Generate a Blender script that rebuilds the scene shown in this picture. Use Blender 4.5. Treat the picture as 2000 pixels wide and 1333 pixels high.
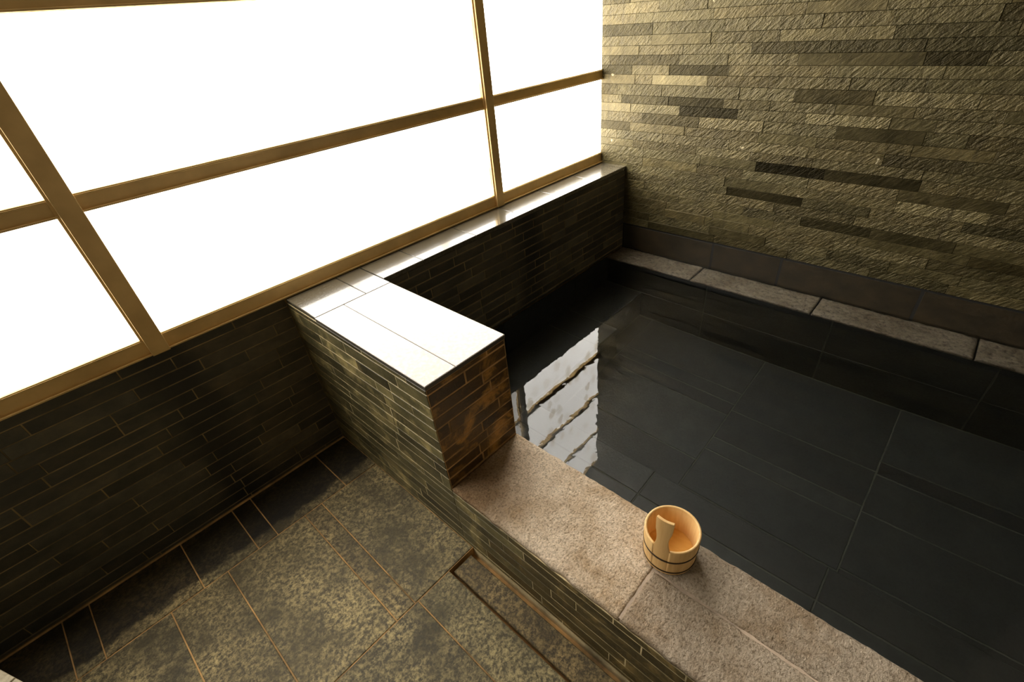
import bpy, bmesh, math, random
from mathutils import Vector, Matrix

# ------------------------------------------------------------------ scene, camera, light, exposure
for o in list(bpy.data.objects):
    bpy.data.objects.remove(o, do_unlink=True)
S = bpy.context.scene
COL = S.collection
U = 0.4                                   # one layout unit is 0.4 m; the bath rim is one unit wide
rnd = random.Random(11)

cam = bpy.data.cameras.new('camera')
cam.sensor_width = 36.0
cam.lens = 36.0 * 926.514 / 2000.0
cam.shift_x = -35.6 / 2000.0
cam.shift_y = 18.05 / 2000.0
cam.clip_start = 0.02
cam_o = bpy.data.objects.new('camera', cam)
COL.objects.link(cam_o)
R = ((0.6619913750950097, 0.47742266851159043, -0.5777845748123516),
     (-0.7459403277214877, 0.34450317398774805, -0.5699917460728068),
     (-0.07307836053564368, 0.808322434863489, 0.5841869516839477))
M4 = Matrix(R).to_4x4()
M4.translation = Vector((-1.636 * U, -5.6815 * U, 4.9682 * U))
cam_o.matrix_world = M4
S.camera = cam_o

PANE = 14.0                               # daylight coming through the frosted panes
DAY = (0.36, 0.48, 1.0)                   # assumed glow per pane column, uneven to steepen the stone wall's falloff
S.view_settings.view_transform = 'Standard'
S.view_settings.look = 'None'
S.view_settings.exposure = 0.0
S.view_settings.gamma = 1.0
S.view_settings.use_curve_mapping = False
W = bpy.data.worlds.new('world')
S.world = W
W.use_nodes = True
W.node_tree.nodes['Background'].inputs[0].default_value = (0.8, 0.9, 1.0, 1)
W.node_tree.nodes['Background'].inputs[1].default_value = 1.0
S.cycles.use_denoising = True
S.cycles.max_bounces = 10
S.cycles.diffuse_bounces = 5
S.cycles.transmission_bounces = 8
S.cycles.sample_clamp_indirect = 8.0
S.cycles.caustics_refractive = True
S.cycles.caustics_reflective = True
S.cycles.blur_glossy = 0.3

# key levels, in layout units (fitted to the photograph)
H = 2.3525        # top of the partition and of the window ledge
HR = 0.9564       # top of the bath rim
L = 2.731         # length of the partition
D = 0.5863        # depth of the window ledge inside the bath
XB = 6.612        # stone wall
WATER = 0.715
ZC = 0.640        # coping under the stone wall
CW = 0.585
YW = -0.022       # face of the window frame
ZF, ZF0 = 2.5514, 2.365
PIT = -1.54       # bottom of the bath
BENCH = -0.55
XL, YF, ZT = -6.42, -9.0, 8.05
PITCH = 0.1483

# ------------------------------------------------------------------ node helpers
class N:
    def __init__(s, name):
        s.m = bpy.data.materials.new(name)
        s.m.use_nodes = True
        s.t = s.m.node_tree
        s.b = s.t.nodes['Principled BSDF']
        s.out = s.t.nodes['Material Output']
    def n(s, typ, **kw):
        x = s.t.nodes.new(typ)
        for k, v in kw.items():
            setattr(x, k, v)
        return x
    def l(s, a, b):
        s.t.links.new(a, b)
    def coord(s, per_object=True):
        g = s.n('ShaderNodeNewGeometry')
        if not per_object:
            return g.outputs['Position']
        oi = s.n('ShaderNodeObjectInfo')
        mul = s.n('ShaderNodeMath', operation='MULTIPLY')
        s.l(oi.outputs['Random'], mul.inputs[0]); mul.inputs[1].default_value = 37.0
        add = s.n('ShaderNodeVectorMath', operation='ADD')
        s.l(g.outputs['Position'], add.inputs[0]); s.l(mul.outputs[0], add.inputs[1])
        return add.outputs[0]
    def mapping(s, v, rot=(0, 0, 0), scale=(1, 1, 1)):
        m = s.n('ShaderNodeMapping')
        m.inputs['Rotation'].default_value = rot
        m.inputs['Scale'].default_value = scale
        s.l(v, m.inputs['Vector'])
        return m.outputs[0]
    def noise(s, v, scale, detail=4, rough=0.6, dist=0.0):
        x = s.n('ShaderNodeTexNoise')
        x.inputs['Scale'].default_value = scale
        x.inputs['Detail'].default_value = detail
        x.inputs['Roughness'].default_value = rough
        x.inputs['Distortion'].default_value = dist
        s.l(v, x.inputs['Vector'])
        return x.outputs['Fac']
    def ramp(s, f, stops):
        r = s.n('ShaderNodeValToRGB')
        e = r.color_ramp.elements
        while len(e) < len(stops):
            e.new(0.5)
        for i, (p, c) in enumerate(stops):
            e[i].position = p
            e[i].color = (c, c, c, 1) if not isinstance(c, tuple) else (*c, 1)
        s.l(f, r.inputs[0])
        return r.outputs[0]
    def mix(s, f, a, b, mode='MIX'):
        x = s.n('ShaderNodeMix', data_type='RGBA', blend_type=mode)
        for sock, v in ((x.inputs[0], f), (x.inputs[6], a), (x.inputs[7], b)):
            if isinstance(v, (int, float)):
                sock.default_value = v
            elif isinstance(v, tuple):
                sock.default_value = (*v, 1)
            else:
                s.l(v, sock)
        return x.outputs[2]
    def math(s, op, a, b=0.0):
        x = s.n('ShaderNodeMath', operation=op)
        for sock, v in ((x.inputs[0], a), (x.inputs[1], b)):
            if isinstance(v, (int, float)):
                sock.default_value = v
            else:
                s.l(v, sock)
        return x.outputs[0]
    def tint(s, c):
        oi = s.n('ShaderNodeObjectInfo')
        return s.mix(1.0, c, oi.outputs['Color'], 'MULTIPLY')
    def bump(s, h, strength, dist):
        x = s.n('ShaderNodeBump')
        x.inputs['Strength'].default_value = strength
        x.inputs['Distance'].default_value = dist
        s.l(h, x.inputs['Height'])
        s.l(x.outputs[0], s.b.inputs['Normal'])
    def set(s, **kw):
        for k, v in kw.items():
            i = s.b.inputs[k.replace('_', ' ')]
            if isinstance(v, (int, float)):
                i.default_value = v
            elif isinstance(v, tuple):
                i.default_value = (*v, 1) if len(v) == 3 else v
            else:
                s.l(v, i)
        return s.m

def mat_wall_stone():
    """split-faced quartzite of the far wall, chisel ridges leaning one way"""
    k = N('split_face_stone')
    v = k.coord()
    ridge = k.noise(k.mapping(k.mapping(v, rot=(math.radians(42), 0, 0)), scale=(1, 0.34, 1.1)), 62, 3, 0.55, 0.35)
    big = k.noise(v, 9, 4)
    fine = k.noise(v, 120, 3)
    c = k.ramp(big, [(0.3, (0.036, 0.030, 0.012)), (0.5, (0.064, 0.053, 0.022)), (0.72, (0.098, 0.080, 0.036))])
    c = k.mix(k.ramp(ridge, [(0.35, 0.0), (0.65, 1.0)]), k.mix(1.0, c, (0.55, 0.55, 0.55), 'MULTIPLY'), c)
    c = k.tint(c)
    w = k.coord(False)
    drip = k.noise(k.mapping(w, scale=(1, 1, 0.04)), 22, 2, 0.5, 0.3)
    c = k.mix(k.ramp(drip, [(0.64, 0.0), (0.69, 0.45)]), c, (0.022, 0.018, 0.009))
    speck = k.noise(w, 15, 3, 0.5)
    c = k.mix(k.ramp(speck, [(0.745, 0.0), (0.775, 0.8)]), c, (0.42, 0.36, 0.22))
    oi = k.n('ShaderNodeObjectInfo')
    tone = k.n('ShaderNodeSeparateColor'); k.l(oi.outputs['Color'], tone.inputs[0])
    h = k.math('ADD', ridge, k.math('MULTIPLY', fine, 0.30))
    amp = k.math('ADD', 0.22, k.math('MULTIPLY', oi.outputs['Alpha'], 0.78))
    k.bump(k.math('MULTIPLY', h, amp), 1.0, 0.012)
    return k.set(Base_Color=c, Roughness=k.ramp(fine, [(0.3, 0.34), (0.7, 0.52)]), Specular_IOR_Level=k.math('MULTIPLY', tone.outputs[0], 0.46), Specular_Tint=(1.0, 0.83, 0.50))

def mat_slate(name, lo, mid, hi, rough=(0.3, 0.55), bscale=70, bstr=0.5, stain_shade=None, damp=None):
    k = N(name)
    v = k.coord()
    w = k.coord(False)
    big = k.noise(k.mapping(v, scale=(1, 1, 1.6)), 7, 5, 0.65)
    fine = k.noise(v, bscale, 4, 0.65)
    c = k.ramp(big, [(0.32, lo), (0.5, mid), (0.70, hi)])
    c = k.mix(k.ramp(fine, [(0.3, 0.35), (0.65, 0.0)]), c, lo)
    if stain_shade:
        s1 = k.noise(w, 5.5, 6, 0.7, 0.5)
        f = k.ramp(s1, [(stain_shade[1], 0.0), (stain_shade[2], stain_shade[3])])
        c = k.mix(f, c, stain_shade[0])
    c = k.tint(c)
    if damp:                                                         # dark runs where water drips from the mullions
        sep = k.n('ShaderNodeSeparateXYZ'); k.l(w, sep.inputs[0])
        x = k.math('ADD', sep.outputs[0], k.math('MULTIPLY', k.math('SUBTRACT', k.noise(k.mapping(w, scale=(1, 1, 0.5)), 5, 4, 0.6), 0.5), 0.22))
        for x0, wd in damp:
            d = k.math('DIVIDE', k.math('ABSOLUTE', k.math('SUBTRACT', x, x0 * U)), wd * U)
            c = k.mix(k.ramp(d, [(0.25, 0.80), (1.0, 0.0)]), c, (0.010, 0.009, 0.007))
    k.bump(k.math('ADD', fine, k.math('MULTIPLY', big, 0.6)), bstr, 0.003)
    return k.set(Base_Color=c, Roughness=k.ramp(fine, [(0.3, rough[0]), (0.7, rough[1])]), Specular_IOR_Level=0.5)

def mat_floor():
    """slate flags with pale lime crust; darker and glossier along the wet strip by the wall"""
    k = N('floor_slate')
    v = k.coord()
    w = k.coord(False)
    big = k.noise(w, 2.4, 4, 0.65, 0.5)
    crust = k.noise(v, 58, 8, 0.8, 0.2)
    patch = k.noise(w, 6.0, 5, 0.75)
    fine = k.noise(v, 95, 4, 0.7)
    c = k.ramp(fine, [(0.3, (0.036, 0.030, 0.015)), (0.7, (0.095, 0.079, 0.038))])
    f = k.math('MULTIPLY', k.ramp(crust, [(0.44, 0.0), (0.60, 1.0)]), k.ramp(k.math('ADD', k.math('MULTIPLY', big, 0.55), k.math('MULTIPLY', patch, 0.45)), [(0.40, 0.05), (0.60, 0.95)]))
    c = k.mix(f, c, (0.58, 0.465, 0.225))
    # wet strip: edge wanders with noise
    sep = k.n('ShaderNodeSeparateXYZ'); k.l(w, sep.inputs[0])
    y = k.math('ADD', sep.outputs[1], k.math('MULTIPLY', k.math('SUBTRACT', k.noise(w, 9, 5, 0.7), 0.5), 0.13))
    wet = k.ramp(k.math('ADD', k.math('MULTIPLY', y, 1.6), 1.0), [(0.515, 0.0), (0.56, 1.0)])
    c = k.mix(wet, c, k.mix(1.0, c, (0.16, 0.15, 0.13), 'MULTIPLY'))
    c = k.tint(c)
    k.bump(k.math('ADD', crust, k.math('MULTIPLY', fine, 0.6)), 0.55, 0.004)
    return k.set(Base_Color=c, Roughness=k.mix(wet, k.ramp(crust, [(0.4, 0.42), (0.65, 0.7)]), (0.45, 0.45, 0.45)), Specular_IOR_Level=0.42)

def mat_granite(name, base, dark, brown, brownness, rough, bscale=75, bstr=0.75, bd=0.006, stain_shade=None):
    """flamed granite of the copings"""
    k = N(name)
    v = k.coord()
    w = k.coord(False)
    g = k.noise(v, bscale, 5, 0.7)
    med = k.noise(w, 14, 5, 0.7)
    big = k.noise(w, 3.4, 4, 0.65)
    c = k.ramp(g, [(0.31, dark), (0.50, base), (0.68, tuple(min(1, x * 1.22) for x in base))])
    f = k.math('MULTIPLY', k.ramp(k.math('ADD', k.math('MULTIPLY', big, 0.6), k.math('MULTIPLY', med, 0.4)), [(0.43, 0.0), (0.63, 1.0)]), brownness)
    c = k.mix(f, c, k.mix(1.0, c, brown, 'MULTIPLY'))
    if stain_shade:                                                        # damp stain plus the partition's soft shadow, painted in at its foot
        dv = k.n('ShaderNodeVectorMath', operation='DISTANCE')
        k.l(w, dv.inputs[0]); dv.inputs[1].default_value = [q * U for q in stain_shade[:3]]
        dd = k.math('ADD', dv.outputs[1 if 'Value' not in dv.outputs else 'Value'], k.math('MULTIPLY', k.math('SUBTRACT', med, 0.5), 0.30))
        c = k.mix(k.ramp(k.math('DIVIDE', dd, stain_shade[3] * U), [(0.35, 0.85), (1.0, 0.0)]), c, k.mix(1.0, c, (0.36, 0.25, 0.13), 'MULTIPLY'))
    c = k.tint(c)
    pit = k.noise(v, bscale * 0.45, 3, 0.6)
    k.bump(k.math('ADD', g, k.math('ADD', k.math('MULTIPLY', med, 0.5), k.math('MULTIPLY', pit, 0.8))), bstr, bd)
    return k.set(Base_Color=c, Roughness=rough, Specular_IOR_Level=0.4)

def mat_wet_ledge():
    k = N('wet_granite')
    v = k.coord(False)
    g = k.noise(v, 85, 5, 0.65)
    c = k.ramp(g, [(0.3, (0.055, 0.048, 0.032)), (0.7, (0.12, 0.105, 0.075))])
    c = k.tint(c)
    k.bump(g, 0.42, 0.002)
    return k.set(Base_Color=c, Roughness=0.18, Specular_IOR_Level=0.5, Coat_Weight=0.8, Coat_Roughness=0.08)

def mat_grout(name, c, var=0.35):
    k = N(name)
    v = k.coord(False)
    g = k.noise(v, 40, 4, 0.7)
    b = k.noise(v, 4, 4, 0.7)
    col = k.mix(k.ramp(b, [(0.35, 0.0), (0.65, 1.0)]), tuple(x * (1 - var) for x in c), tuple(min(1, x * (1 + var)) for x in c))
    k.bump(g, 0.4, 0.002)
    return k.set(Base_Color=col, Roughness=0.75)

def mat_bronze():
    k = N('bronze_anodised_metal')
    v = k.coord(False)
    g = k.noise(v, 6, 4, 0.6)
    f = k.noise(k.mapping(v, scale=(0.05, 1, 1)), 600, 2, 0.5)
    c = k.ramp(g, [(0.3, (0.62, 0.435, 0.19)), (0.7, (0.80, 0.57, 0.255))])
    k.bump(f, 0.08, 0.001)
    return k.set(Base_Color=c, Metallic=0.8, Roughness=0.5)

def mat_pane():
    """frosted glass lit from outside by daylight, faintly blotched by dried drops"""
    k = N('frosted_glass')
    v = k.coord(False)
    vo = k.n('ShaderNodeTexVoronoi', feature='F1', voronoi_dimensions='2D')
    vo.inputs['Scale'].default_value = 6.8
    vo.inputs['Randomness'].default_value = 0.85
    xyz = k.n('ShaderNodeSeparateXYZ'); k.l(v, xyz.inputs[0])
    flat = k.n('ShaderNodeCombineXYZ'); k.l(xyz.outputs[0], flat.inputs[0]); k.l(k.math('MULTIPLY', xyz.outputs[2], 0.75), flat.inputs[1])
    k.l(flat.outputs[0], vo.inputs['Vector'])
    pick = k.n('ShaderNodeSeparateColor'); k.l(vo.outputs['Color'], pick.inputs[0])
    spot = k.math('MULTIPLY', k.ramp(vo.outputs['Distance'], [(0.24, 1.0), (0.34, 0.0)]), k.ramp(pick.outputs[0], [(0.25, 0.0), (0.8, 0.9)]))
    c = k.mix(spot, (1.0, 0.955, 0.88), (0.68, 0.60, 0.48))
    k.set(Base_Color=(0.75, 0.75, 0.74), Roughness=0.35, Specular_IOR_Level=0.3)
    k.set(Emission_Color=k.tint(c), Emission_Strength=PANE)
    return k.m

def mat_water():
    k = N('clear_water')
    v = k.coord(False)
    a = k.noise(v, 7.0, 2, 0.5)
    b = k.noise(v, 26.0, 2, 0.5)
    k.bump(k.math('ADD', a, k.math('MULTIPLY', b, 0.22)), 0.05, 0.012)
    return k.set(Base_Color=(0.93, 0.97, 0.96), Roughness=0.0, IOR=1.333, Transmission_Weight=1.0, Specular_IOR_Level=0.5)

def mat_wood(name, a, b, rough=0.5, axis=(1, 1, 0.08), sc=60):
    k = N(name)
    v = k.n('ShaderNodeTexCoord').outputs['Object']
    g = k.noise(k.mapping(v, scale=axis), sc, 4, 0.6, 0.3)
    c = k.ramp(g, [(0.3, a), (0.7, b)])
    c = k.tint(c)
    k.bump(g, 0.12, 0.001)
    return k.set(Base_Color=c, Roughness=rough, Specular_IOR_Level=0.35)

def mat_plain(name, c, rough=0.7, **kw):
    k = N(name)
    v = k.coord(False)
    g = k.noise(v, 12, 4)
    col = k.mix(k.ramp(g, [(0.3, 0.0), (0.7, 1.0)]), tuple(x * 0.85 for x in c), c)
    return k.set(Base_Color=col, Roughness=rough, **kw)

M = dict(
    wall=mat_wall_stone(),
    skirt=mat_slate('brown_slate', (0.014, 0.011, 0.0055), (0.024, 0.018, 0.009), (0.036, 0.025, 0.012), (0.35, 0.55), 60, 0.3),
    dark=mat_slate('dark_slate', (0.042, 0.040, 0.029), (0.068, 0.062, 0.042), (0.105, 0.088, 0.052), (0.38, 0.6), 70, 0.5, None, ((-1.36, 0.42), (3.7, 0.4))),
    olive=mat_slate('olive_slate', (0.056, 0.050, 0.023), (0.108, 0.096, 0.044), (0.20, 0.170, 0.076), (0.3, 0.5), 90, 0.4,
                    ((0.42, 0.34, 0.15), 0.53, 0.66, 0.75)),
    rust=mat_slate('rust_slate', (0.045, 0.025, 0.006), (0.095, 0.050, 0.011), (0.18, 0.092, 0.018), (0.35, 0.55), 80, 0.5,
                   ((0.50, 0.25, 0.045), 0.52, 0.64, 0.85)),
    pool=mat_slate('bath_slate', (0.0065, 0.0075, 0.007), (0.0105, 0.0122, 0.0112), (0.017, 0.019, 0.0168), (0.45, 0.65), 80, 0.5),
    floor=mat_floor(),
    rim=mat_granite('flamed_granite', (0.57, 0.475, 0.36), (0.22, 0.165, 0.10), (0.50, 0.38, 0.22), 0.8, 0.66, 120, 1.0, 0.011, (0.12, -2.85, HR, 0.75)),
    top=mat_granite('pale_granite', (0.60, 0.565, 0.53), (0.52, 0.485, 0.45), (0.95, 0.92, 0.9), 0.3, 0.5, 60, 0.35, 0.003),
    coping=mat_granite('worn_granite', (0.19, 0.155, 0.11), (0.05, 0.04, 0.025), (0.5, 0.42, 0.32), 0.85, 0.42, 45, 0.8, 0.01),
    ledge=mat_wet_ledge(),
    g_wall=mat_grout('dark_mortar', (0.05, 0.042, 0.022)),
    g_olive=mat_grout('pale_ochre_grout', (0.66, 0.55, 0.31), 0.5),
    g_dark=mat_grout('ochre_grout', (0.24, 0.17, 0.072), 0.6),
    g_floor=mat_grout('orange_grout', (0.42, 0.25, 0.095), 0.6),
    g_pool=mat_grout('grey_grout', (0.046, 0.047, 0.036)),
    g_rim=mat_grout('cream_grout', (0.40, 0.31, 0.23)),
    edge_shade=mat_plain('shaded_edge', (0.06, 0.052, 0.038), 0.5),
    black=mat_plain('black_joint', (0.008, 0.007, 0.005), 0.8),
    bronze=mat_bronze(),
    pane=mat_pane(),
    water=mat_water(),
    hinoki=mat_wood('pale_cypress', (0.68, 0.42, 0.16), (0.82, 0.56, 0.25)),
    hinoki_in=mat_wood('golden_cypress', (0.72, 0.40, 0.09), (0.84, 0.52, 0.16), 0.5, (1, 0.12, 1), 50),
    hoop=mat_plain('dark_copper_hoop', (0.05, 0.030, 0.014), 0.45, Metallic=0.6),
    ceil=mat_plain('dark_cedar', (0.16, 0.135, 0.095), 0.7),
    plaster=mat_plain('dark_plaster', (0.14, 0.122, 0.09), 0.8),
    pale=mat_granite('pale_stone', (0.42, 0.37, 0.26), (0.30, 0.26, 0.18), (0.9, 0.85, 0.8), 0.3, 0.6, 60, 0.3, 0.003),
)

# ------------------------------------------------------------------ mesh helpers
def link(name, mesh, parent=None, **props):
    o = bpy.data.objects.new(name, mesh)
    COL.objects.link(o)
    if parent is not None:
        o.parent = parent
    for k, v in props.items():
        o[k] = v
    return o

def thing(name, label, cat, loc=(0, 0, 0), rotz=0.0):
    o = link(name, None, None, label=label, category=cat)
    o.location = [c * U for c in loc]
    o.rotation_euler = (0, 0, rotz)
    o.empty_display_size = 0.1
    bpy.context.view_layer.update()
    return o

def box_mesh(name, boxes, mat, bevel=0.0):
    bm = bmesh.new()
    for (x0, x1, y0, y1, z0, z1) in boxes:
        vs = [bm.verts.new((x * U, y * U, z * U)) for z in (z0, z1) for y in (y0, y1) for x in (x0, x1)]
        for f in ((0, 2, 3, 1), (4, 5, 7, 6), (0, 1, 5, 4), (2, 6, 7, 3), (0, 4, 6, 2), (1, 3, 7, 5)):
            bm.faces.new([vs[i] for i in f])
    if bevel:
        bmesh.ops.bevel(bm, geom=list(bm.edges), offset=bevel * U, segments=2, affect='EDGES', profile=0.6)
    me = bpy.data.meshes.new(name)
    bm.to_mesh(me); bm.free()
    me.materials.append(mat)
    return me

_cache = {}
def piece_mesh(name, w, h, t, mat, ch=0.008):
    """a slab lying in its own u-v plane, face towards +n with chamfered edges, t thick"""
    key = (name, round(w, 3), round(h, 3), round(t, 3), mat.name, ch)
    if key in _cache:
        return _cache[key]
    a, b = w * U / 2, h * U / 2
    c, T = ch * U, t * U
    v = []
    for (da, z) in ((0, -T), (0, -c), (c, 0)):
        v += [(-a + da, -b + da, z), (a - da, -b + da, z), (a - da, b - da, z), (-a + da, b - da, z)]
    f = [(8, 9, 10, 11), (3, 2, 1, 0)]
    for k in (0, 4):
        for i in range(4):
            j = (i + 1) % 4
            f.append((k + i, k + j, k + 4 + j, k + 4 + i))
    me = bpy.data.meshes.new(name)
    me.from_pydata(v, [], f)
    me.materials.append(mat)
    _cache[key] = me
    return me

AX = {  # columns u, v, n of each face orientation
    'back': (Vector((0, -1, 0)), Vector((0, 0, 1)), Vector((-1, 0, 0))),   # stone wall, looking at -x
    'win': (Vector((1, 0, 0)), Vector((0, 0, 1)), Vector((0, -1, 0))),     # window wall and ends, looking at -y
    'left': (Vector((0, -1, 0)), Vector((0, 0, 1)), Vector((-1, 0, 0))),   # partition and rim, towards -x
    'right': (Vector((0, 1, 0)), Vector((0, 0, 1)), Vector((1, 0, 0))),
    'up': (Vector((1, 0, 0)), Vector((0, 1, 0)), Vector((0, 0, 1))),
}
def piece(name, axis, centre, w, h, t, mat, parent, tone=(1, 1, 1, 1), ch=0.008, tilt=0.0):
    u, v, n = AX[axis]
    m = Matrix((u, v, n)).transposed().to_4x4()
    m = m @ Matrix.Rotation(rnd.uniform(-tilt, tilt), 4, 'X') @ Matrix.Rotation(rnd.uniform(-tilt, tilt), 4, 'Y')
    m.translation = Vector(centre) * U
    o = link(name, piece_mesh(name, w, h, t, mat, ch), parent)
    if parent is not None:
        m = parent.matrix_world.inverted() @ m
    o.matrix_basis = m
    o.color = tone
    return o

def courses(z0, z1, pitch, jit=0.0):
    out, z = [z0], z0
    while z + pitch * 1.4 < z1:
        z += pitch + rnd.uniform(-jit, jit)
        out.append(z)
    out.append(z1)
    return out

def lay(parent, axis, s0, s1, zs, point, mat, lo, hi, gap, tone, thick=0.03, proud=0.008, keep=None, fixed=None, name='stone', tilt=0.0, ch=0.008):
    """courses of stones from s0 to s1 along the wall; point(s, z, d) gives a spot d proud of the wall"""
    for i in range(len(zs) - 1):
        a, b = zs[i], zs[i + 1]
        zc = (a + b) / 2
        cuts = sorted(c for (z, *cs) in (fixed or []) if a <= z < b for c in cs)
        s = s0 - rnd.uniform(0, lo * 0.9)
        joints = [s0]
        while s < s1:
            s += round(rnd.uniform(lo, hi) / 0.04) * 0.04
            if cuts and len(cuts) > 1 and cuts[0] - 0.3 < s < cuts[-1] + 0.3:
                continue
            if s > s0 + 0.12 and s < s1 - 0.12 and all(abs(s - c) > 0.28 for c in cuts):
                joints.append(s)
        joints += [c for c in cuts if s0 < c < s1]
        joints = sorted(set(joints)) + [s1]
        for j in range(len(joints) - 1):
            p, q = joints[j], joints[j + 1]
            if keep and not keep((p + q) / 2, zc, p, q):
                continue
            d = rnd.uniform(0, proud)
            piece(name, axis, point((p + q) / 2, zc, d), q - p - gap, b - a - gap, thick, mat, parent, tone((p + q) / 2, zc), ch, tilt)

def grey(g, warm=0.0, rough=1.0):
    return (g * (1 + warm), g, g * (1 - warm), rough)

# ------------------------------------------------------------------ room shell
floor = link('floor', box_mesh('floor', [(XL, -0.365, YF, 0, -0.3, -0.008), (-0.365, 0, -2.862, 0, -0.3, -0.008),
                                         (-0.365, 0, YF, -2.862, -0.3, -0.16)], M['g_floor']), kind='structure')
ceiling = link('ceiling', box_mesh('ceiling', [(XL - 0.5, XB + 0.5, YF - 0.5, 0.6, ZT, ZT + 0.3)], M['ceil']), kind='structure')
wall_rear = link('wall_rear', box_mesh('wall_rear', [(XL - 0.5, XB + 0.5, YF - 0.5, YF, -2.2, ZT)], M['plaster']), kind='structure')
wall_end = link('wall_end', box_mesh('wall_end', [(XL - 0.5, XL, YF, 0.6, -0.3, ZT)], M['plaster']), kind='structure')

# ------------------------------------------------------------------ stone wall (right in the photo)
wall_right = link('wall_right', box_mesh('wall_right', [(XB + 0.012, XB + 0.5, YF, 0.6, -2.2, ZT)], M['g_wall']), kind='structure')
BAND = 1.215
zs = [BAND + k * PITCH for k in range(36)]
zs = [zs[0]] + [z + rnd.uniform(-0.012, 0.012) for z in zs[1:]]
FIX = [  # measured joints: (height inside the course, joints at -y ...)
    (3.94, 1.342, 2.342), (3.79, 1.032, 2.018), (3.50, 1.373, 2.333), (3.35, 1.595, 2.582, 3.575, 4.618),
    (2.64, 3.014, 4.018), (3.23, 4.012, 5.043), (3.68, 4.35, 5.44), (2.35, 5.018, 6.03), (4.10, 3.30, 4.75, 5.35)]
TONES = [  # (height, -y, tone, roughness of the face)
    (3.94, 1.8, 0.42, 0.6), (3.79, 1.5, 1.55, 0.1), (3.50, 1.8, 0.34, 0.5), (3.35, 2.1, 0.28, 0.8), (3.35, 4.1, 1.5, 1.0),
    (2.64, 3.5, 0.14, 1.0), (3.23, 4.5, 0.55, 0.0), (3.68, 4.9, 1.35, 1.0), (2.35, 5.5, 1.7, 1.0), (2.64, 4.9, 0.35, 0.1),
    (4.10, 4.0, 0.7, 0.0), (4.10, 5.0, 0.35, 0.8), (2.2, 3.6, 0.30, 0.1), (1.85, 4.6, 0.4, 0.4), (1.55, 5.6, 0.3, 0.1)]
def tone_wall(s, z):
    for (tz, ts, g, r) in TONES:
        if abs(z - tz) < PITCH / 2 and abs(s - ts) < 0.5:
            return grey(g, 0.0, r)
    g = rnd.choice((0.55, 0.72, 0.85, 0.95, 1.0, 1.0, 1.08, 1.2))
    return grey(g, rnd.uniform(-0.03, 0.05), rnd.choice((0.2, 0.6, 0.8, 1.0, 1.0)))
def keep_wall(s, z, p, q):
    return p < 6.0 + max(0.0, (5.6 - z)) * 0.75
lay(wall_right, 'back', 0.0, 8.2, zs, lambda s, z, d: (XB - d, -s, z), M['wall'], 0.80, 1.36, 0.002, tone_wall, 0.03, 0.011, keep_wall, FIX, tilt=0.004, ch=0.004)
box_rest = []
rest = link('upper_stonework', box_mesh('upper_stonework', [(XB - 0.004, XB + 0.02, YF, 0.0, zs[-1] + 0.004 + i * 0.148, zs[-1] + 0.144 + i * 0.148) for i in range(11)], M['wall']), wall_right, kind='stuff')
link('skirting_bed', box_mesh('skirting_bed', [(XB + 0.009, XB + 0.02, YF, -D, ZC - 0.02, BAND)], M['black']), wall_right)
# skirting of tall brown tiles between the coping and the first course
for p, q in ((D, 2.53), (2.53, 3.74), (3.74, 5.72), (5.72, 7.7), (7.7, 9.0)):
    piece('skirting_tile', 'back', (XB + 0.008, -(p + q) / 2, (BAND - 0.03 + ZC - 0.02) / 2), q - p - 0.03, BAND - 0.03 - ZC + 0.02, 0.03, M['skirt'], wall_right, grey(rnd.uniform(0.85, 1.15), 0.03), 0.008)

# ------------------------------------------------------------------ window wall (left in the photo)
wall_left = link('wall_left', box_mesh('wall_left', [(XL, 0.0, 0.001, 0.6, -0.3, ZF0), (0.0, XB, -D + 0.006, 0.6, -2.2, H - 0.06),
                                                    (0.0, XB, -0.03, 0.6, H - 0.06, ZF0)], M['g_dark']), kind='structure')
zl = [0.0, 0.045] + [0.045 + k * 0.1465 for k in range(1, 16)] + [ZF0]
def tone_left(s, z):
    g = rnd.choice((0.7, 0.85, 1.0, 1.1, 1.35))
    warm = 0.0
    if s > -1.15:
        g *= 1.1; warm = 0.10
    return grey(g, warm)
lay(wall_left, 'win', -5.6, 0.0, zl, lambda s, z, d: (s, 0.0 - d, z), M['dark'], 0.6, 1.4, 0.007, tone_left, 0.03, 0.004, ch=0.005)
zi = [WATER - 0.06] + [WATER + 0.03 + k * 0.1440 for k in range(0, 11)] + [H - 0.062]
lay(wall_left, 'win', 1.0, XB, zi, lambda s, z, d: (s, -D - d, z), M['dark'], 0.35, 0.95, 0.011, lambda s, z: grey(rnd.choice((0.7, 0.9, 1.1, 1.4)), 0.04), 0.03, 0.005)
# ------------------------------------------------------------------ partition and bath rim (one wall in two heights)
wall_middle = link('wall_middle', box_mesh('wall_middle', [(0.001, 0.994, -L + 0.008, 0.0, -0.3, H - 0.055), (0.001, 0.994, YF, -L, -2.2, HR - 0.06),
                                                          (0.006, 0.994, -L, 0.0, -2.2, -0.3)], M['g_olive']), kind='structure')
zp = [0.0, 0.06, 0.212, 0.362, 0.510, 0.655, 0.80, HR - 0.062]
zq = [HR - 0.062, 1.09, 1.235, 1.357, 1.493, 1.643, 1.80, 1.935, 2.083, 2.24, H - 0.055]
def tone_mid(s, z):
    g = rnd.choice((0.45, 0.7, 0.85, 1.0, 1.1, 1.4))
    if s > 3.4:
        return grey(g * 0.75, 0.14)
    return grey(g, 0.02)
pm = lambda s, z, d: (0.0 - d, -s, z)
lay(wall_middle, 'left', 0.0, L, zp, pm, M['olive'], 0.6, 1.3, 0.009, tone_mid, 0.03, 0.004, ch=0.004)
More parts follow.
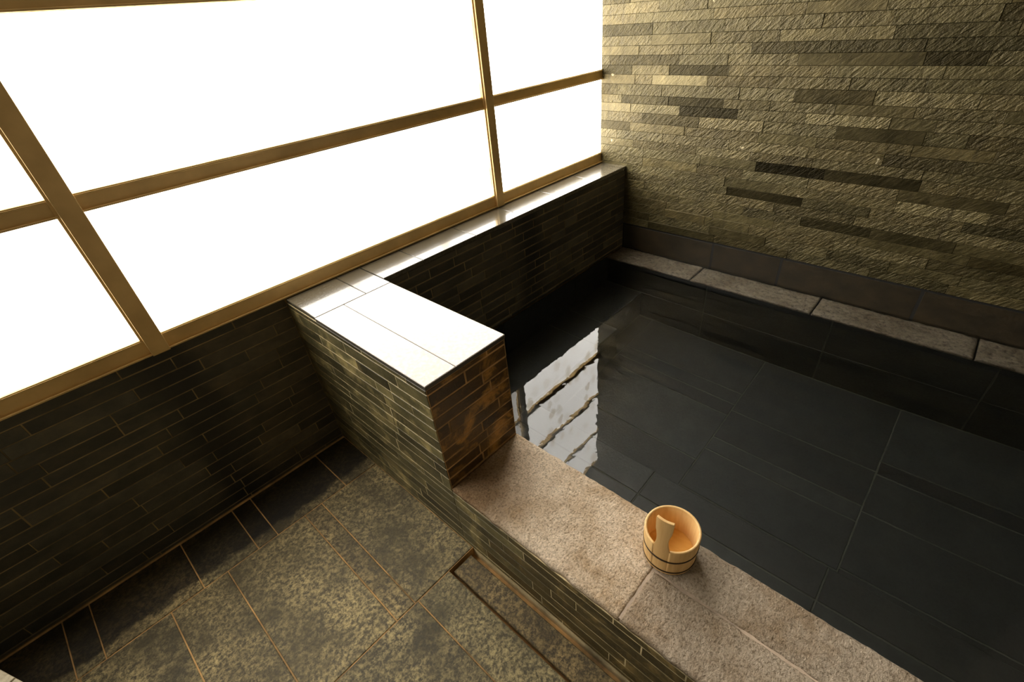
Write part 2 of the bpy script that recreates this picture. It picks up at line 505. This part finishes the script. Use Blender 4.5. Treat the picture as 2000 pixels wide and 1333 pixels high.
lay(wall_middle, 'left', 0.0, L, zq, pm, M['olive'], 0.6, 1.3, 0.009, tone_mid, 0.03, 0.004, ch=0.004, fixed=[(2.0, 1.45, 2.05), (1.85, 2.05), (1.55, 1.9)])
lay(wall_middle, 'left', L, 9.0, zp, pm, M['olive'], 0.6, 1.3, 0.009, tone_mid, 0.03, 0.004, ch=0.004, keep=lambda s, z, p, q: p < 7.2)
end_base = link('grout_bed', box_mesh('grout_bed', [(0.004, 0.996, -L + 0.001, -L + 0.05, HR - 0.05, H - 0.056)], M['g_floor']), wall_middle)
ze = [HR + 0.01, 1.09, 1.235, 1.357, 1.493, 1.643, 1.80, 1.935, 2.083, 2.235, H - 0.056]
lay(wall_middle, 'win', 0.0, 1.0, ze, lambda s, z, d: (s, -L - d, z), M['rust'], 0.6, 1.1, 0.009, lambda s, z: grey(rnd.choice((0.55, 0.8, 1.0, 1.2))), 0.03, 0.004)
lay(wall_middle, 'right', -L, -D, [WATER - 0.06] + [WATER + 0.03 + k * 0.1440 for k in range(0, 11)] + [H - 0.062], lambda s, z, d: (1.0 + d, s, z), M['dark'], 0.6, 1.1, 0.012, lambda s, z: grey(rnd.choice((0.8, 1.0, 1.2))), 0.03, 0.004)
# ledge slabs under the window
for x0, x1 in ((0.0, 0.664), (0.664, 1.05), (1.05, 1.648), (1.648, 2.62), (2.62, 3.6), (3.6, 4.6), (4.6, 5.6), (5.6, XB)):
    y1, y0 = (-0.766 if x1 < 1.01 or x0 < 0.7 else -D - 0.014), -0.01
    if x0 == 0.664:
        x1 = 1.012
    if x0 == 1.05:
        x0 = 1.02
    piece('ledge_slab', 'up', ((x0 + x1) / 2, (y0 + y1) / 2, H), x1 - x0 - 0.007, abs(y1 - y0) - 0.004, 0.062, M['ledge'], wall_middle if x1 < 1.02 else wall_left, grey(rnd.uniform(0.92, 1.05)), 0.006)
# partition top: two long slabs
for x0, x1 in ((-0.008, 0.358), (0.358, 1.008)):
    o = piece('top_slab', 'up', ((x0 + x1) / 2, (-0.766 - L - 0.012) / 2, H), x1 - x0 - 0.006, L + 0.012 - 0.766 - 0.006, 0.05, M['top'], wall_middle, grey(rnd.uniform(0.97, 1.03)), 0.006)
    o.data.materials.append(M['edge_shade'])
    for p in o.data.polygons:
        if abs(p.normal.z) < 0.1:
            p.material_index = 1                                     # side faces painted dark to stand in for shade on the edges
# rim copings: rough flags with real relief
def rough_slab(name, x0, x1, y0, y1, z, t, mat, parent, amp, step=0.02):
    nx, ny = max(2, int((x1 - x0) / step)), max(2, int((y1 - y0) / step))
    from mathutils import noise as mn
    v, f = [], []
    for j in range(ny + 1):
        for i in range(nx + 1):
            x, y = x0 + (x1 - x0) * i / nx, y0 + (y1 - y0) * j / ny
            e = min(i, nx - i, j, ny - j)
            q = Vector((x * 9, y * 9, z))
            dz = amp * (mn.noise(q) * 0.6 + mn.noise(q * 2.7) * 0.4) - (0.012 if e == 0 else 0.0)
            dx = (0.012 if abs(x - 0.535) > 0.1 else 0.003) * mn.noise(Vector((y * 7, 3.1, x))) if i in (0, nx) else 0
            dy = 0.003 * mn.noise(Vector((x * 7, 9.1, y))) if j in (0, ny) else 0
            v.append(((x + dx) * U, (y + dy) * U, (z + dz) * U))
    n = nx + 1
    for j in range(ny):
        for i in range(nx):
            f.append((j * n + i, j * n + i + 1, (j + 1) * n + i + 1, (j + 1) * n + i))
    ring = [i for i in range(nx + 1)] + [j * n + nx for j in range(1, ny + 1)] + [ny * n + i for i in range(nx - 1, -1, -1)] + [j * n for j in range(ny - 1, 0, -1)]
    b0 = len(v)
    for r in ring:
        x, y, zz = v[r]
        v.append((x, y, (z - t) * U))
    m = len(ring)
    for k in range(m):
        f.append((ring[(k + 1) % m], ring[k], b0 + k, b0 + (k + 1) % m))
    f.append(tuple(b0 + k for k in range(m - 1, -1, -1)))
    me = bpy.data.meshes.new(name)
    me.from_pydata(v, [], f)
    me.materials.append(mat)
    for p in me.polygons:
        p.use_smooth = len(p.vertices) == 4
    return link(name, me, parent)
g0 = 0.007
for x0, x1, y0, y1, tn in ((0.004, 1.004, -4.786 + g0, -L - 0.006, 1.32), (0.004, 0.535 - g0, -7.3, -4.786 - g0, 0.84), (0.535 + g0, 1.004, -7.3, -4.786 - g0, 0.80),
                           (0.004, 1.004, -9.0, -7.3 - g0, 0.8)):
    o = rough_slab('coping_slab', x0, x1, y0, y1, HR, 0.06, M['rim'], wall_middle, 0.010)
    o.color = grey(tn, 0.02)  # tone puts the stronger light by the partition into the first slab's colour
link('coping_grout', box_mesh('coping_grout', [(0.012, 0.996, -7.32, -L - 0.02, HR - 0.07, HR - 0.010)], M['g_rim']), wall_middle)

# ------------------------------------------------------------------ floor flags
t_tone = lambda: grey(rnd.choice((0.8, 0.95, 1.05, 1.2)), rnd.uniform(-0.02, 0.04))
def flag(x0, x1, y0, y1, tn=None):
    piece('floor_tile', 'up', ((x0 + x1) / 2, (y0 + y1) / 2, rnd.uniform(-0.002, 0.003)), x1 - x0 - 0.013, y1 - y0 - 0.013, 0.05, M['floor'], floor, tn or t_tone(), 0.006)
YA, YB = -0.87, -2.86
xs = [XL, -5.7, -4.9, -4.1, -3.42, -3.178, -2.25, -1.64, -1.403, -0.469, 0.0]
for a, b in zip(xs, xs[1:]):
    flag(a, b, YA, -0.03)
xs = [XL, -5.2, -4.3, -3.4, -2.59, -1.998, -1.057, -0.825, 0.0]
for a, b in zip(xs, xs[1:]):
    flag(a, b, YB, YA)
xs = [XL, -5.4, -4.2, -3.1, -2.0, -0.79, -0.36]
for a, b in zip(xs, xs[1:]):
    flag(a, b, -5.1, YB)
xs = [XL, -4.4, -2.4, -0.36]
for a, b in zip(xs, xs[1:]):
    flag(a, b, -7.1, -5.1)
    flag(a, b, -9.0, -7.1)

# drain cover lying in its channel beside the rim
dc = thing('drain_cover', 'long narrow dark stone drain cover in the floor along the foot of the bath rim', 'drain cover', (-0.205, -5.0, 0))
o = piece('cover_slab', 'up', (-0.205, -4.45, -0.006), 0.255, 3.08, 0.06, M['floor'], dc, grey(0.8, 0.10), 0.008)
o = piece('cover_slab', 'up', (-0.205, -7.5, -0.006), 0.255, 2.96, 0.06, M['floor'], dc, grey(0.75, 0.10), 0.008)
for y in (-3.3, -5.6, -6.4, -8.6):
    o = piece('support', 'up', (-0.205, y, -0.066), 0.2, 0.12, 0.094, M['g_floor'], dc)

# ------------------------------------------------------------------ window: bronze frame with frosted panes
window_1 = link('window_1', None, None, kind='structure')
GY = YW + 0.035                                                      # glass sits back in the frame
cols = [(XL, -1.414), (-1.2498, 3.6076), (3.7662, XB)]
rows = [(ZF, 3.8147), (3.9735, 5.2139), (5.373, 6.612), (6.771, ZT - 0.12)]
for (x0, x1), day in zip(cols, DAY):
    for z0, z1 in rows:
        p = link('pane', box_mesh('pane', [(x0 - 0.02, x1 + 0.02, GY, GY + 0.03, z0 - 0.02, z1 + 0.02)], M['pane']), window_1)
        p.color = (day, day, day, 1)
    for k, (z0, z1) in enumerate([(ZF0, ZF), (3.8147, 3.9735), (5.2139, 5.373), (6.612, 6.771), (ZT - 0.12, ZT)]):
        r = link('rail', box_mesh('rail', [(x0 - 0.01, x1 + 0.01, YW, GY + 0.10, z0, z1)], M['bronze'], 0.006), window_1)
        link('lip', box_mesh('lip', [(x0, x1, YW - 0.032, YW + 0.01, z0 + 0.004, z0 + 0.022)], M['bronze'], 0.004), r)
        link('bead', box_mesh('bead', [(x0, x1, YW - 0.006, YW + 0.01, z1 - 0.03, z1 - 0.012)], M['bronze'], 0.003), r)
for x0, x1 in ((-1.414, -1.2498), (3.6076, 3.7662)):
    m = link('mullion', box_mesh('mullion', [(x0, x1, YW - 0.05, GY + 0.12, ZF0, ZT)], M['bronze'], 0.008), window_1)
    link('bead', box_mesh('bead', [(x0 - 0.022, x0 + 0.01, YW - 0.02, GY, ZF, ZT - 0.12)], M['bronze'], 0.004), m)

# ------------------------------------------------------------------ the bath
DB = D + 0.018
bath = thing('stone_bath', 'sunken bath lined with large dark slate tiles under clear water', 'bath', (3.5, -4.0, PIT))
def bp(name, axis, c, w, h, t, tone=None, mat='pool', ch=0.006):
    return piece(name, axis, c, w, h, t, M[mat], bath, tone or grey(rnd.choice((0.75, 0.9, 1.0, 1.15, 1.35)), -0.01), ch)
bpy.context.view_layer.update()
def shell(name, boxes, mat):
    me = box_mesh(name, boxes, M[mat])
    o = link(name, me, bath)
    o.matrix_parent_inverse = bath.matrix_world.inverted()
    return o
shell('grout_bed', [(1.0, XB, -8.9, -DB, PIT - 0.2, PIT - 0.006), (6.035, XB + 0.01, -8.9, -DB, PIT, ZC - 0.07)], 'g_pool')
shell('bench_core', [(1.0, 2.31, -8.9, -1.74, PIT, BENCH - 0.008), (1.0, 4.69, -1.74, -DB, PIT, BENCH - 0.008), (4.69, 6.035, -1.44, -DB, PIT, BENCH - 0.008)], 'g_pool')
# bath floor, laid in staggered flags
gp = 0.016
fl = {(-4.04, -1.75): [2.3, 2.65, 3.37, 4.46, 4.74, 5.03, 6.027], (-6.10, -4.04): [2.3, 2.84, 3.65, 3.93, 4.6, 6.027],
      (-8.9, -6.10): [2.3, 2.9, 3.85, 4.56, 4.82, 6.027]}
tones = {(-4.04, 4.46): 0.55, (-4.04, 3.37): 1.5, (-4.04, 2.65): 0.85, (-6.10, 3.93): 0.75, (-6.10, 3.65): 1.35, (-6.10, 4.6): 0.85, (-6.10, 2.84): 1.05, (-8.9, 4.56): 0.4, (-8.9, 4.82): 1.2}
for (y0, y1), xs in fl.items():
    for a, b in zip(xs, xs[1:]):
        bp('floor_tile', 'up', ((a + b) / 2, (y0 + y1) / 2, PIT), b - a - gp, y1 - y0 - gp, 0.05, grey(tones.get((y0, a), 0.95), -0.01))
bp('floor_tile', 'up', (5.35, -1.6, PIT), 1.3, 0.3, 0.05)
# tiled sides under the coping of the stone wall: two rows
for z0, z1 in ((BENCH + 0.0, ZC - 0.075), (PIT, BENCH)):
    for p, q in ((DB, 2.765), (2.765, 4.825), (4.825, 6.84), (6.84, 8.9)):
        bp('side_tile', 'back', (6.027, -(p + q) / 2, (z0 + z1) / 2), q - p - gp, z1 - z0 - gp, 0.03, grey(rnd.choice((0.7, 0.8, 0.9)), 0.0))
# benches
for a, b in ((1.0, 4.065 - 2.0), (2.065, 4.065), (4.065, 4.69)):
    bp('bench_tile', 'up', ((a + b) / 2, (-DB - 1.755) / 2, BENCH), b - a - gp, 1.755 - DB - gp, 0.05)
bp('bench_tile', 'up', ((4.69 + 6.02) / 2, (-DB - 1.46) / 2, BENCH), 6.02 - 4.69 - gp, 1.46 - DB - gp, 0.05)
for y0, y1 in ((-3.895, -1.76), (-5.977, -3.895), (-8.05, -5.977)):
    bp('bench_tile', 'up', ((1.88 + 2.32) / 2, (y0 + y1) / 2, BENCH), 0.44 - gp, y1 - y0 - gp, 0.05, grey(1.0 if y1 > -3 else 0.85, 0.04))
    bp('bench_tile', 'up', ((1.0 + 1.88) / 2, (y0 + y1) / 2, BENCH), 0.88 - gp, y1 - y0 - gp, 0.05, grey(1.5, 0.0))
for a, b in ((2.33, 4.69),):
    bp('bench_riser', 'win', ((a + b) / 2, -1.745, (PIT + BENCH - 0.055) / 2), b - a, BENCH - 0.06 - PIT, 0.02, grey(0.6))
bp('bench_riser', 'right', (4.70, -1.6, (PIT + BENCH - 0.055) / 2), 0.28, BENCH - 0.06 - PIT, 0.02, grey(0.6))
bp('bench_riser', 'win', ((4.72 + 6.02) / 2, -1.45, (PIT + BENCH - 0.055) / 2), 1.3, BENCH - 0.06 - PIT, 0.02, grey(0.6))
# lower part of the window-side wall below the water
for a, b in ((1.0, 2.9), (2.9, 4.9), (4.9, 6.02)):
    bp('side_tile', 'win', ((a + b) / 2, -DB - 0.022, (BENCH + WATER - 0.07) / 2), b - a - gp, WATER - 0.07 - BENCH - gp, 0.02, grey(0.7))
# coping along the stone wall
for p, q in ((D + 0.01, 2.43), (2.43, 4.495), (4.495, 6.545), (6.545, 8.9)):
    o = rough_slab('coping_slab', XB - CW - 0.012, XB - 0.005, -q + 0.012, -p - 0.012, ZC, 0.075, M['coping'], bath, 0.03, 0.035)
    o.matrix_parent_inverse = bath.matrix_world.inverted()
    o.color = grey(rnd.uniform(0.9, 1.1))

# water
nx = 60
bm = bmesh.new()
bmesh.ops.create_grid(bm, x_segments=nx, y_segments=nx, size=0.5)
for v in bm.verts:
    v.co = Vector(((1.004 + (v.co.x + 0.5) * (XB - 0.012 - 1.004)) * U, (YF + (v.co.y + 0.5) * (-D - 0.012 - YF)) * U, WATER * U))
for f in bm.faces:
    f.smooth = True
me = bpy.data.meshes.new('bath_water'); bm.to_mesh(me); bm.free()
me.materials.append(M['water'])
link('bath_water', me, None, kind='stuff', label='still clear water filling the sunken bath, mirroring the window', category='water')

# ------------------------------------------------------------------ wooden bucket on the rim
bk = thing('wooden_bucket', 'small pale wooden bucket with one upright handle standing on the bath rim', 'bucket', (0.77, -4.81, HR + 0.008), math.radians(184))
RB, HB, TH = 0.235, 0.34, 0.023
A0 = math.radians(17)                                                # half width of the handle stave, which is its own part
def ring_body():
    bm = bmesh.new()
    n = 72
    prof = [(RB * 0.95, 0.0), (RB * 0.985, HB * 0.5), (RB, HB - 0.006), (RB - 0.005, HB), (RB - TH + 0.004, HB), (RB - TH, HB - 0.006), (RB * 0.95 - TH, 0.035)]
    rows_ = []
    for i in range(n + 1):
        a = A0 + (2 * math.pi - 2 * A0) * i / n
        rows_.append([bm.verts.new((r * math.cos(a) * U, r * math.sin(a) * U, z * U)) for r, z in prof])
    for i in range(n):
        for k in range(len(prof) - 1):
            bm.faces.new((rows_[i][k], rows_[i + 1][k], rows_[i + 1][k + 1], rows_[i][k + 1]))
    for e in (rows_[0], list(reversed(rows_[-1]))):
        bm.faces.new(e)
    bmesh.ops.recalc_face_normals(bm, faces=bm.faces)
    for f in bm.faces:
        f.smooth = len(f.verts) == 4
    me = bpy.data.meshes.new('bucket_side'); bm.to_mesh(me); bm.free()
    me.materials.append(M['hinoki'])
    return me
b_side = link('bucket_side', ring_body(), bk)
# bottom board
bm = bmesh.new()
bmesh.ops.create_cone(bm, cap_ends=True, segments=64, radius1=(RB * 0.95 - TH + 0.002) * U, radius2=(RB * 0.955 - TH + 0.002) * U, depth=0.03 * U)
bmesh.ops.translate(bm, verts=bm.verts, vec=(0, 0, 0.045 * U))
me = bpy.data.meshes.new('bottom_board'); bm.to_mesh(me); bm.free(); me.materials.append(M['hinoki_in'])
link('bottom_board', me, bk)
# handle: one long stave, waisted above the rim
def handle():
    bm = bmesh.new()
    hh = HB + 0.375
    steps = 40
    loops = []
    for k in range(steps + 1):
        z = hh * k / steps
        t = max(0.0, (z - HB) / 0.375)
        full = math.sin(A0) * RB
        wl = full
        if t > 0:
            wl = full * (1.0 - 0.26 * math.sin(min(1.0, t / 0.62) * math.pi) ** 1.0 * (1 if t < 0.62 else 0)) * (1.0 if t < 0.62 else 1.0 + 0.10 * math.sin((t - 0.62) / 0.38 * math.pi / 2))
        rr = RB * (0.95 + 0.05 * min(1, z / HB))
        if k == steps:
            wl *= 0.97
        pts = []
        m = 8
        for i in range(m + 1):
            s = -1 + 2 * i / m
            yv = wl * s
            pts.append((math.sqrt(max(0, rr * rr - yv * yv)), yv))
        inner = []
        for i in range(m, -1, -1):
            s = -1 + 2 * i / m
            yv = wl * s * 0.93
            ri = rr - TH * (1.0 if z < HB else 1.0)
            inner.append((math.sqrt(max(0, ri * ri - yv * yv)), yv))
        loops.append([bm.verts.new((x * U, y * U, z * U)) for x, y in pts + inner])
    for k in range(steps):
        n = len(loops[0])
        for i in range(n):
            j = (i + 1) % n
            bm.faces.new((loops[k][i], loops[k][j], loops[k + 1][j], loops[k + 1][i]))
    bm.faces.new(loops[-1]); bm.faces.new(list(reversed(loops[0])))
    bmesh.ops.recalc_face_normals(bm, faces=bm.faces)
    me = bpy.data.meshes.new('handle'); bm.to_mesh(me); bm.free(); me.materials.append(M['hinoki'])
    return me
h_o = link('handle', handle(), bk)
h_o.color = (0.97, 0.96, 0.94, 1)
mod = h_o.modifiers.new('soft_edges', 'BEVEL'); mod.width = 0.0012; mod.segments = 2; mod.limit_method = 'ANGLE'
# two dark hoops
def hoop(z, w):
    bm = bmesh.new()
    n = 96
    R_ = RB * (0.95 + 0.035 * z / (HB * 0.5)) if z < HB * 0.5 else RB * (0.985 + 0.015 * (z / HB - 0.5) * 2)
    lo = []
    for i in range(n):
        a = 2 * math.pi * i / n
        c, s = math.cos(a), math.sin(a)
        lo.append([bm.verts.new((r * c * U, r * s * U, zz * U)) for r, zz in ((R_ - 0.002, z - w), (R_ + 0.004, z - w * 0.7), (R_ + 0.005, z + w * 0.7), (R_ - 0.002, z + w))])
    for i in range(n):
        p, q = lo[i], lo[(i + 1) % n]
        for k in range(3):
            bm.faces.new((p[k], q[k], q[k + 1], p[k + 1]))
        bm.faces.new((p[3], q[3], q[0], p[0]))
    bmesh.ops.recalc_face_normals(bm, faces=bm.faces)
    for f in bm.faces:
        f.smooth = True
    me = bpy.data.meshes.new('hoop'); bm.to_mesh(me); bm.free(); me.materials.append(M['hoop'])
    link('hoop', me, bk)
hoop(HB * 0.57, 0.010)
hoop(HB * 0.10, 0.009)

# ------------------------------------------------------------------ pale stone block at the near left edge
sb = thing('stone_bench', 'pale stone block standing on the wet floor against the left wall', 'bench', (-3.43, -1.33, 0), math.radians(-67))
link('base', box_mesh('base', [(-0.9, 1.2, -0.75, -0.03, 0.0, HR - 0.08)], M['plaster'], 0.01), sb)
for x0, x1 in ((-0.95, 0.035), (0.05, 1.25)):
    link('top_slab', box_mesh('top_slab', [(x0, x1, -0.8, 0.0, HR - 0.08, HR)], M['pale'], 0.012), sb)
